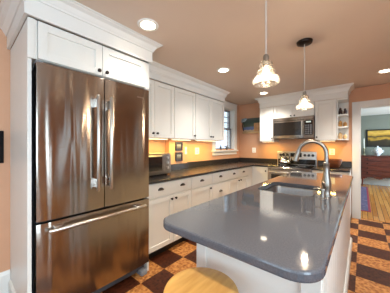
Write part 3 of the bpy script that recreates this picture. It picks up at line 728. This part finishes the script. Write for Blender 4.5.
# top with rounded corners and sink cut-out
def rrect(x0, x1, y0, y1, r, n=8):
    P = []
    for cx_, cy_, a0 in ((x1-r, y1-r, 0), (x0+r, y1-r, PI/2), (x0+r, y0+r, PI), (x1-r, y0+r, 1.5*PI)):
        for i in range(n+1): a = a0+PI/2*i/n; P.append((cx_+r*math.cos(a), cy_+r*math.sin(a)))
    return P
SX0, SX1, SY0, SY1, SR = 1.675, 2.105, 1.69, 2.20, .07
n_ = 8
outer = rrect(IX0, IX1, IY0, IY1, .10, n_); inner = rrect(SX0, SX1, SY0, SY1, SR, n_)
def slab_with_hole(outer, inner, z0, z1):
    # rings match corner for corner, so bridge quad by quad; front edge rounded by extra rings
    mb = MB(); b = mb.bm; N_ = len(outer)
    cx_, cy_ = (IX0+IX1)/2, (IY0+IY1)/2
    def ring(P, z): return [b.verts.new((x, y, z)) for x, y in P]
    e = .006
    def off(e_): return rrect(IX0+e_, IX1-e_, IY0+e_, IY1-e_, .10-e_, n_)
    def offi(e_): return rrect(SX0-e_, SX1+e_, SY0-e_, SY1+e_, SR+e_, n_)
    rings = [ring(inner, z0), ring(inner, z1-.003), ring(offi(.003), z1), ring(off(.008), z1), ring(off(.002), z1-.003), ring(outer, z1-.009), ring(outer, z0+.009), ring(off(.002), z0+.003), ring(off(.008), z0)]
    rings.append(rings[0])
    for p, q in zip(rings, rings[1:]):
        for i in range(N_): b.faces.new((p[i], p[(i+1) % N_], q[(i+1) % N_], q[i]))
    return mb
it = slab_with_hole(outer, inner, .875, .914).build('island_countertop', 'stone', None, False, label='wide grey stone island top with rounded corners and a sink cut-out', category='countertop')
# sink basin
sk = thing('sink', 'undermount stainless steel sink set into the island top', 'sink', (1.89, 1.945, .67))
mb = MB(); b = mb.bm
def rg_(e_, z, r=SR): return [b.verts.new((x, y, z)) for x, y in rrect(SX0+e_, SX1-e_, SY0+e_, SY1-e_, max(.02, r-e_*.5), n_)]
R_ = [rg_(-.02, .871), rg_(.004, .871), rg_(.008, .86), rg_(.012, .73), rg_(.03, .70), rg_(.10, .692), rg_(.17, .69)]
for p, q in zip(R_, R_[1:]):
    for i in range(len(p)): b.faces.new((p[i], p[(i+1) % len(p)], q[(i+1) % len(p)], q[i]))
b.faces.new(R_[-1])
o = mb.build('basin', 'sinksteel', sk, True); sm = o.modifiers.new('thick', 'SOLIDIFY'); sm.thickness = .002; sm.offset = 1
MB().lathe([(.045, 0), (.045, .002), (.03, .003), (.025, .001), (.012, .001)], (1.89, 1.945, .6905), 20).build('drain', 'chrome', sk, True)

# faucet
fxx, fy = 2.188, 1.82
fc = thing('faucet', 'tall brushed nickel gooseneck pull-down faucet rising from the island top', 'faucet', (fxx, fy, .9145))
MB().lathe([(.034, 0), (.034, .006), (.030, .012), (.026, .03), (.030, .06), (.033, .085), (.031, .11), (.024, .15), (.020, .20), (.019, .235), (.022, .24), (.022, .252), (.016, .256)], (fxx, fy, .9145), 24).build('body', 'nickel', fc, True)
pts = [(fxx, fy, 1.165), (fxx, fy, 1.22)]
for i in range(0, 15): a = PI*i/14*.93; pts.append((fxx-.098+.098*math.cos(a), fy, 1.238+.098*math.sin(a)))
MB().tube(pts, .0145, 16).build('gooseneck', 'nickel', fc, True)
e = Vector(pts[-1]); d_ = (Vector(pts[-1])-Vector(pts[-2])).normalized()
MB().tube([e+d_*.001, e+d_*.01, e+d_*.05, e+d_*.085, e+d_*.09], [.0165, .0175, .021, .024, .020], 16).build('spray_head', 'nickel', fc, True)
MB().tube([(fxx-.004, fy-.02, .985), (fxx-.008, fy-.045, .99), (fxx-.01, fy-.06, 1.0), (fxx-.012, fy-.075, 1.03)], [.014, .013, .009, .007], 12).build('lever', 'nickel', fc, True)
# soap dispenser
sd = thing('soap_dispenser', 'short brushed nickel soap dispenser in front of the faucet', 'soap dispenser', (2.178, 1.70, .9145))
MB().lathe([(.024, 0), (.024, .005), (.014, .01), (.013, .05), (.016, .052), (.016, .062)], (2.178, 1.70, .9145), 18).build('body', 'nickel', sd, True)
MB().lathe([(.022, .0625), (.023, .068), (.020, .074)], (2.178, 1.70, .9145), 18).tube([(2.17, 1.70, .9835), (2.13, 1.70, .9835), (2.122, 1.70, .977)], .006, 8).build('pump_head', 'nickel', sd, True)

# ------------------------------------------------------------------ stool
sc_ = (1.842, .703)
st = thing('stool', 'round backless wooden stool in front of the island', 'stool', (sc_[0], sc_[1], 0))
MB().lathe([(.001, .608), (.15, .608), (.163, .612), (.170, .622), (.171, .636), (.166, .646), (.155, .650), (.10, .649), (.001, .648)], (sc_[0], sc_[1], 0), 48, cap=False).build('seat', 'stoolwood', st, True)
for k in range(4):
    a = PI/4+PI/2*k+.3; c_, s_ = math.cos(a), math.sin(a)
    MB().tube([(sc_[0]+.10*c_, sc_[1]+.10*s_, .607), (sc_[0]+.135*c_, sc_[1]+.135*s_, .3), (sc_[0]+.165*c_, sc_[1]+.165*s_, 0)], [.017, .019, .014], 12).build('leg', 'stoolwood', st, True)
    a2 = a+PI/2; rr = .14; zz = .22+.05*(k % 2)
    MB().tube([(sc_[0]+rr*c_, sc_[1]+rr*s_, zz), (sc_[0]+rr*math.cos(a2), sc_[1]+rr*math.sin(a2), zz)], .009, 10).build('rung', 'stoolwood', st, True)

# ------------------------------------------------------------------ pendants
def pendant(label, y):
    x = 1.957; zt, zb = 1.81, 1.66
    t = thing('pendant_light', label, 'pendant lamp', (x, y, H-.0005), 'glass pendants above the island')
    MB().lathe([(.05, -.028), (.068, -.022), (.073, -.008), (.073, -.001)], (x, y, H), 28).build('canopy', 'bronze', t, True)
    MB().tube([(x, y, H-.028), (x, y, zt+.035)], .0035, 8).build('cord', mat('clear_cord', rgb(205, 200, 192), .3, nscale=30, namp=.1), t)
    MB().lathe([(.006, .04), (.014, .034), (.017, .02), (.017, -.03), (.012, -.035)], (x, y, zt), 18).build('socket', 'nickel', t, True)
    mb = MB(); prof = []
    key = [(.018, 0), (.030, -.008), (.040, -.022), (.041, -.036), (.034, -.046), (.038, -.056), (.053, -.068), (.056, -.082), (.048, -.093), (.054, -.102), (.074, -.116), (.082, -.134), (.080, -.150), (.072, -.162)]
    for i in range(len(key)-1):
        for j in range(3):
            f = j/3; r = key[i][0]*(1-f)+key[i+1][0]*f; h = key[i][1]*(1-f)+key[i+1][1]*f
            prof.append((r+(.0012 if j == 1 else 0), h))
    prof.append(key[-1]); prof = [(r*.96, h*.88) for r, h in prof]
    sh_ = mb.lathe(prof, (x, y, zt), 40, cap=False).build('shade', 'shade', t, True)
    sm = sh_.modifiers.new('thick', 'SOLIDIFY'); sm.thickness = .003
    MB().lathe([(.008, -.036), (.012, -.05), (.022, -.075), (.024, -.09), (.018, -.108), (.006, -.116)], (x, y, zt), 16).build('bulb', 'bulb', t, True)
    l = bpy.data.lights.new('pendant_bulb_light', 'POINT'); l.energy = 8; l.color = (1, .8, .58); l.shadow_soft_size = .022
    lo = bpy.data.objects.new('pendant_bulb_light', l); lo.location = (x, y, zt-.15); COL.objects.link(lo)
pendant('glass pendant lamp hanging nearer the camera, above the near half of the island', 1.185)
pendant('glass pendant lamp hanging farther away, in front of the microwave cabinets', 2.223)

# recessed ceiling lights
def can(x, y, label, e=30):
    t = thing('recessed_light', label, 'ceiling light', (x, y, H-.012), 'recessed ceiling lights')
    MB().lathe([(.062, -.0005), (.062, -.006), (.078, -.010), (.088, -.006), (.09, -.0005)], (x, y, H), 32, cap=False).build('trim_ring', 'white', t, True)
    MB().lathe([(.061, -.0045), (.061, -.001)], (x, y, H), 32).build('lens', 'lamp', t)
    l = bpy.data.lights.new('recessed_lamp', 'SPOT'); l.energy = e*3.6; l.color = WARM; l.shadow_soft_size = .06; l.spot_size = 2.25; l.spot_blend = 1.0
    lo = bpy.data.objects.new('recessed_lamp', l); lo.location = (x, y, H-.02); COL.objects.link(lo)
can(.985, 1.045, 'round recessed ceiling light beside the refrigerator cabinet crown', 9)
can(.94, 2.33, 'round recessed ceiling light above the middle of the left cabinets', 21)
can(.92, 3.84, 'round recessed ceiling light in front of the microwave wall crown', 36)
can(2.64, 3.80, 'round recessed ceiling light near the doorway', 44)
can(2.9, 1.0, 'round recessed ceiling light behind the camera on the right', 40)
can(2.0, -.15, 'added round recessed ceiling light out of view, brightening the stool from above', 34)  # unseen lamp, added as top light for the stool seat
# under-cabinet strips
def strip(label, x0, x1, y0, y1, e):
    if x1 < .2: x0 += .12; x1 += .12
    else: y0 -= .1; y1 -= .1
    z = UZ0
    t = thing('under_cabinet_light', label, 'light strip', ((x0+x1)/2, (y0+y1)/2, z-.014), 'under-cabinet light strips')
    MB().box(x0, x1, y0, y1, z-.013, z-.0005, .002).build('housing', 'white', t)
    MB().box(x0+.004, x1-.004, y0+.004, y1-.004, z-.0155, z-.0131).build('diffuser', 'tube', t)
    l = area('under_cabinet_lamp', ((x0+x1)/2, (y0+y1)/2, z-.018), x1-x0, e*2.4, (1, .66, .16), (0, 0, 0), y1-y0)
strip('warm light strip beneath the cabinet above the toaster oven', .13, .17, 1.35, 1.90, 3.2)
strip('warm light strip beneath the middle single-door cabinet', .13, .17, 2.0, 2.40, 2.0)
strip('warm light strip beneath the paired cabinet beside the window', .13, .17, 2.55, 3.22, 4.0)
strip('warm light strip beneath the narrow cabinet left of the microwave', .70, .95, 4.42, 4.46, 1.5)
strip('warm light strip beneath the cabinet right of the microwave', 1.76, 2.03, 4.42, 4.46, 1.8)

# ------------------------------------------------------------------ dining room beyond the doorway
rn = thing('runner_rug', 'narrow patterned blue and red runner rug on the wood floor through the doorway', 'rug', (2.3, 7, 0))
MB().box(1.90, 2.49, 5.24, 8.3, .0005, .009, .002).build('field', 'runner', rn)
MB().box(2.4905, 2.53, 5.20, 8.34, .0005, .009, .002).box(1.86, 1.8995, 5.20, 8.34, .0005, .009, .002).box(1.90, 2.49, 5.20, 5.2395, .0005, .009, .002).box(1.90, 2.49, 8.3005, 8.34, .0005, .009, .002).build('border', 'runner_edge', rn)
dx0, dx1, dy0, dy1, dz0, dz1 = 2.36, 3.62, 8.56, 9.02, .34, 1.0
ds = thing('dresser', 'reddish-brown wooden chest of four long drawers against the sage wall', 'dresser', (3.0, 8.8, 0))
MB().box(dx0, dx1, dy0, dy1, dz0, dz1-.03, .004).build('body', 'cherry', ds)
MB().box(dx0-.03, dx1+.03, dy0-.03, dy1+.01, dz1-.0295, dz1, .006, 2).build('top', 'cherry', ds)
FD = Face(0, dy0, (1, 0), (0, -1))
for k in range(4):
    z0 = dz0+.03+k*.15
    d = slab(FD, dx0+.03, dx1-.03, z0, z0+.142, ds, 'drawer', .014, 'cherry')
    for u in (dx0+.16, dx1-.2): knob(FD, u, z0+.07, d, .014, .022)
mb = MB(); b = mb.bm; n = 24
lo = []; hi = []
for i in range(n+1):
    u = i/n; x = dx0+(dx1-dx0)*u; z = dz0-.05-.035*math.cos(u*PI*6)-.03*abs(2*u-1); lo.append(z)
for i in range(n):
    x0 = dx0+(dx1-dx0)*i/n; x1 = dx0+(dx1-dx0)*(i+1)/n
    mb.box(x0, x1, dy0+.002, dy0+.02, lo[i], dz0-.0005)
mb.build('scalloped_apron', 'cherry', ds)
for x in (dx0+.04, dx1-.04):
    for y in (dy0+.05, dy1-.05): MB().tube([(x, y, dz0-.0005), (x, y, .2), (x, y, 0)], [.035, .022, .018], 10).build('leg', 'cherry', ds, True)
pa = framed('painting', 'dark framed golden landscape painting above the dresser', Face(0, 9.05, (1, 0), (0, -1)), 2.50, 3.45, 1.28, 1.87, 'landscape', b=.04, matb=0)
tu = thing('lidded_tureen', 'white and blue porcelain tureen on the dresser', 'tureen', (2.78, 8.78, dz1+.0005)); tz = dz1+.0005
MB().lathe([(.06, 0), (.055, .02), (.09, .06), (.115, .12), (.11, .17), (.095, .19)], (2.78, 8.78, tz), 24).build('body', 'porcelain', tu, True)
MB().lathe([(.10, .1905), (.085, .23), (.05, .26), (.018, .27), (.022, .29), (.012, .31)], (2.78, 8.78, tz), 24).build('lid', 'porcelain', tu, True)
for sg in (-1, 1): MB().tube([(2.78+sg*.105, 8.78, tz+.10), (2.78+sg*.145, 8.78, tz+.13), (2.78+sg*.14, 8.78, tz+.17), (2.78+sg*.10, 8.78, tz+.165)], .011, 8).build('handle', 'porcelain', tu, True)
cs = thing('candlestick', 'slim candlestick with a white candle at the left end of the dresser', 'candlestick', (2.44, 8.78, tz))
MB().lathe([(.05, 0), (.048, .012), (.015, .025), (.012, .07), (.02, .09), (.012, .11), (.014, .21), (.026, .22), (.024, .24), (.015, .24)], (2.44, 8.78, tz), 18).build('holder', 'brass', cs, True)
MB().lathe([(.0135, .2405), (.012, .56)], (2.44, 8.78, tz), 12).build('candle', 'wax', cs, True)
bo = thing('porcelain_bowl', 'small white porcelain dish right of the tureen on the dresser', 'dish', (3.14, 8.76, tz))
MB().lathe([(.035, 0), (.03, .01), (.07, .05), (.065, .05), (.03, .015)], (3.14, 8.76, tz), 18).build('bowl', 'white', bo, True)

# ------------------------------------------------------------------ outside the kitchen window
struct(MB().box(-14, -.3, -4, 16, -.6, -.5), 'ground_outside', 'lawn')
nh = thing('neighbour_house', 'pale grey neighbouring house seen through the kitchen window', 'house', (-8, 9, -.5))
MB().box(-11, -8, 6, 14, -.5, 3.2).build('wall', 'siding', nh)
MB().prism([(-11.3, 5.8), (-7.8, 5.8), (-7.8, 14.2), (-11.3, 14.2)], 3.2, 3.5, .05).build('roof', 'roof', nh)
for y in (8, 10.5, 12.5):
    f = MB().box(-7.999, -7.94, y-.5, y+.5, .6, 2.1, .01).build('window', 'trim', nh); MB().box(-7.939, -7.93, y-.4, y+.4, .7, 2.0).build('pane', 'ovenglass', f)
tr = thing('bare_tree', 'leafless tree standing outside the kitchen window', 'tree', (-3.5, 7.4, -.5))
mb = MB(); mb.tube([(-3.5, 7.4, -.5), (-3.45, 7.45, 1), (-3.5, 7.4, 3.2)], [.07, .05, .03], 8)
for i in range(16):
    a = i*2.4; z0 = .6+i*.15; l_ = .9-.02*i
    mb.tube([(-3.48, 7.42, z0), (-3.48+l_*.45*math.cos(a), 7.42+l_*.45*math.sin(a), z0+.35), (-3.48+l_*math.cos(a), 7.42+l_*math.sin(a), z0+.9)], [.016, .01, .004], 5)
mb.build('trunk', 'bark', tr, True)
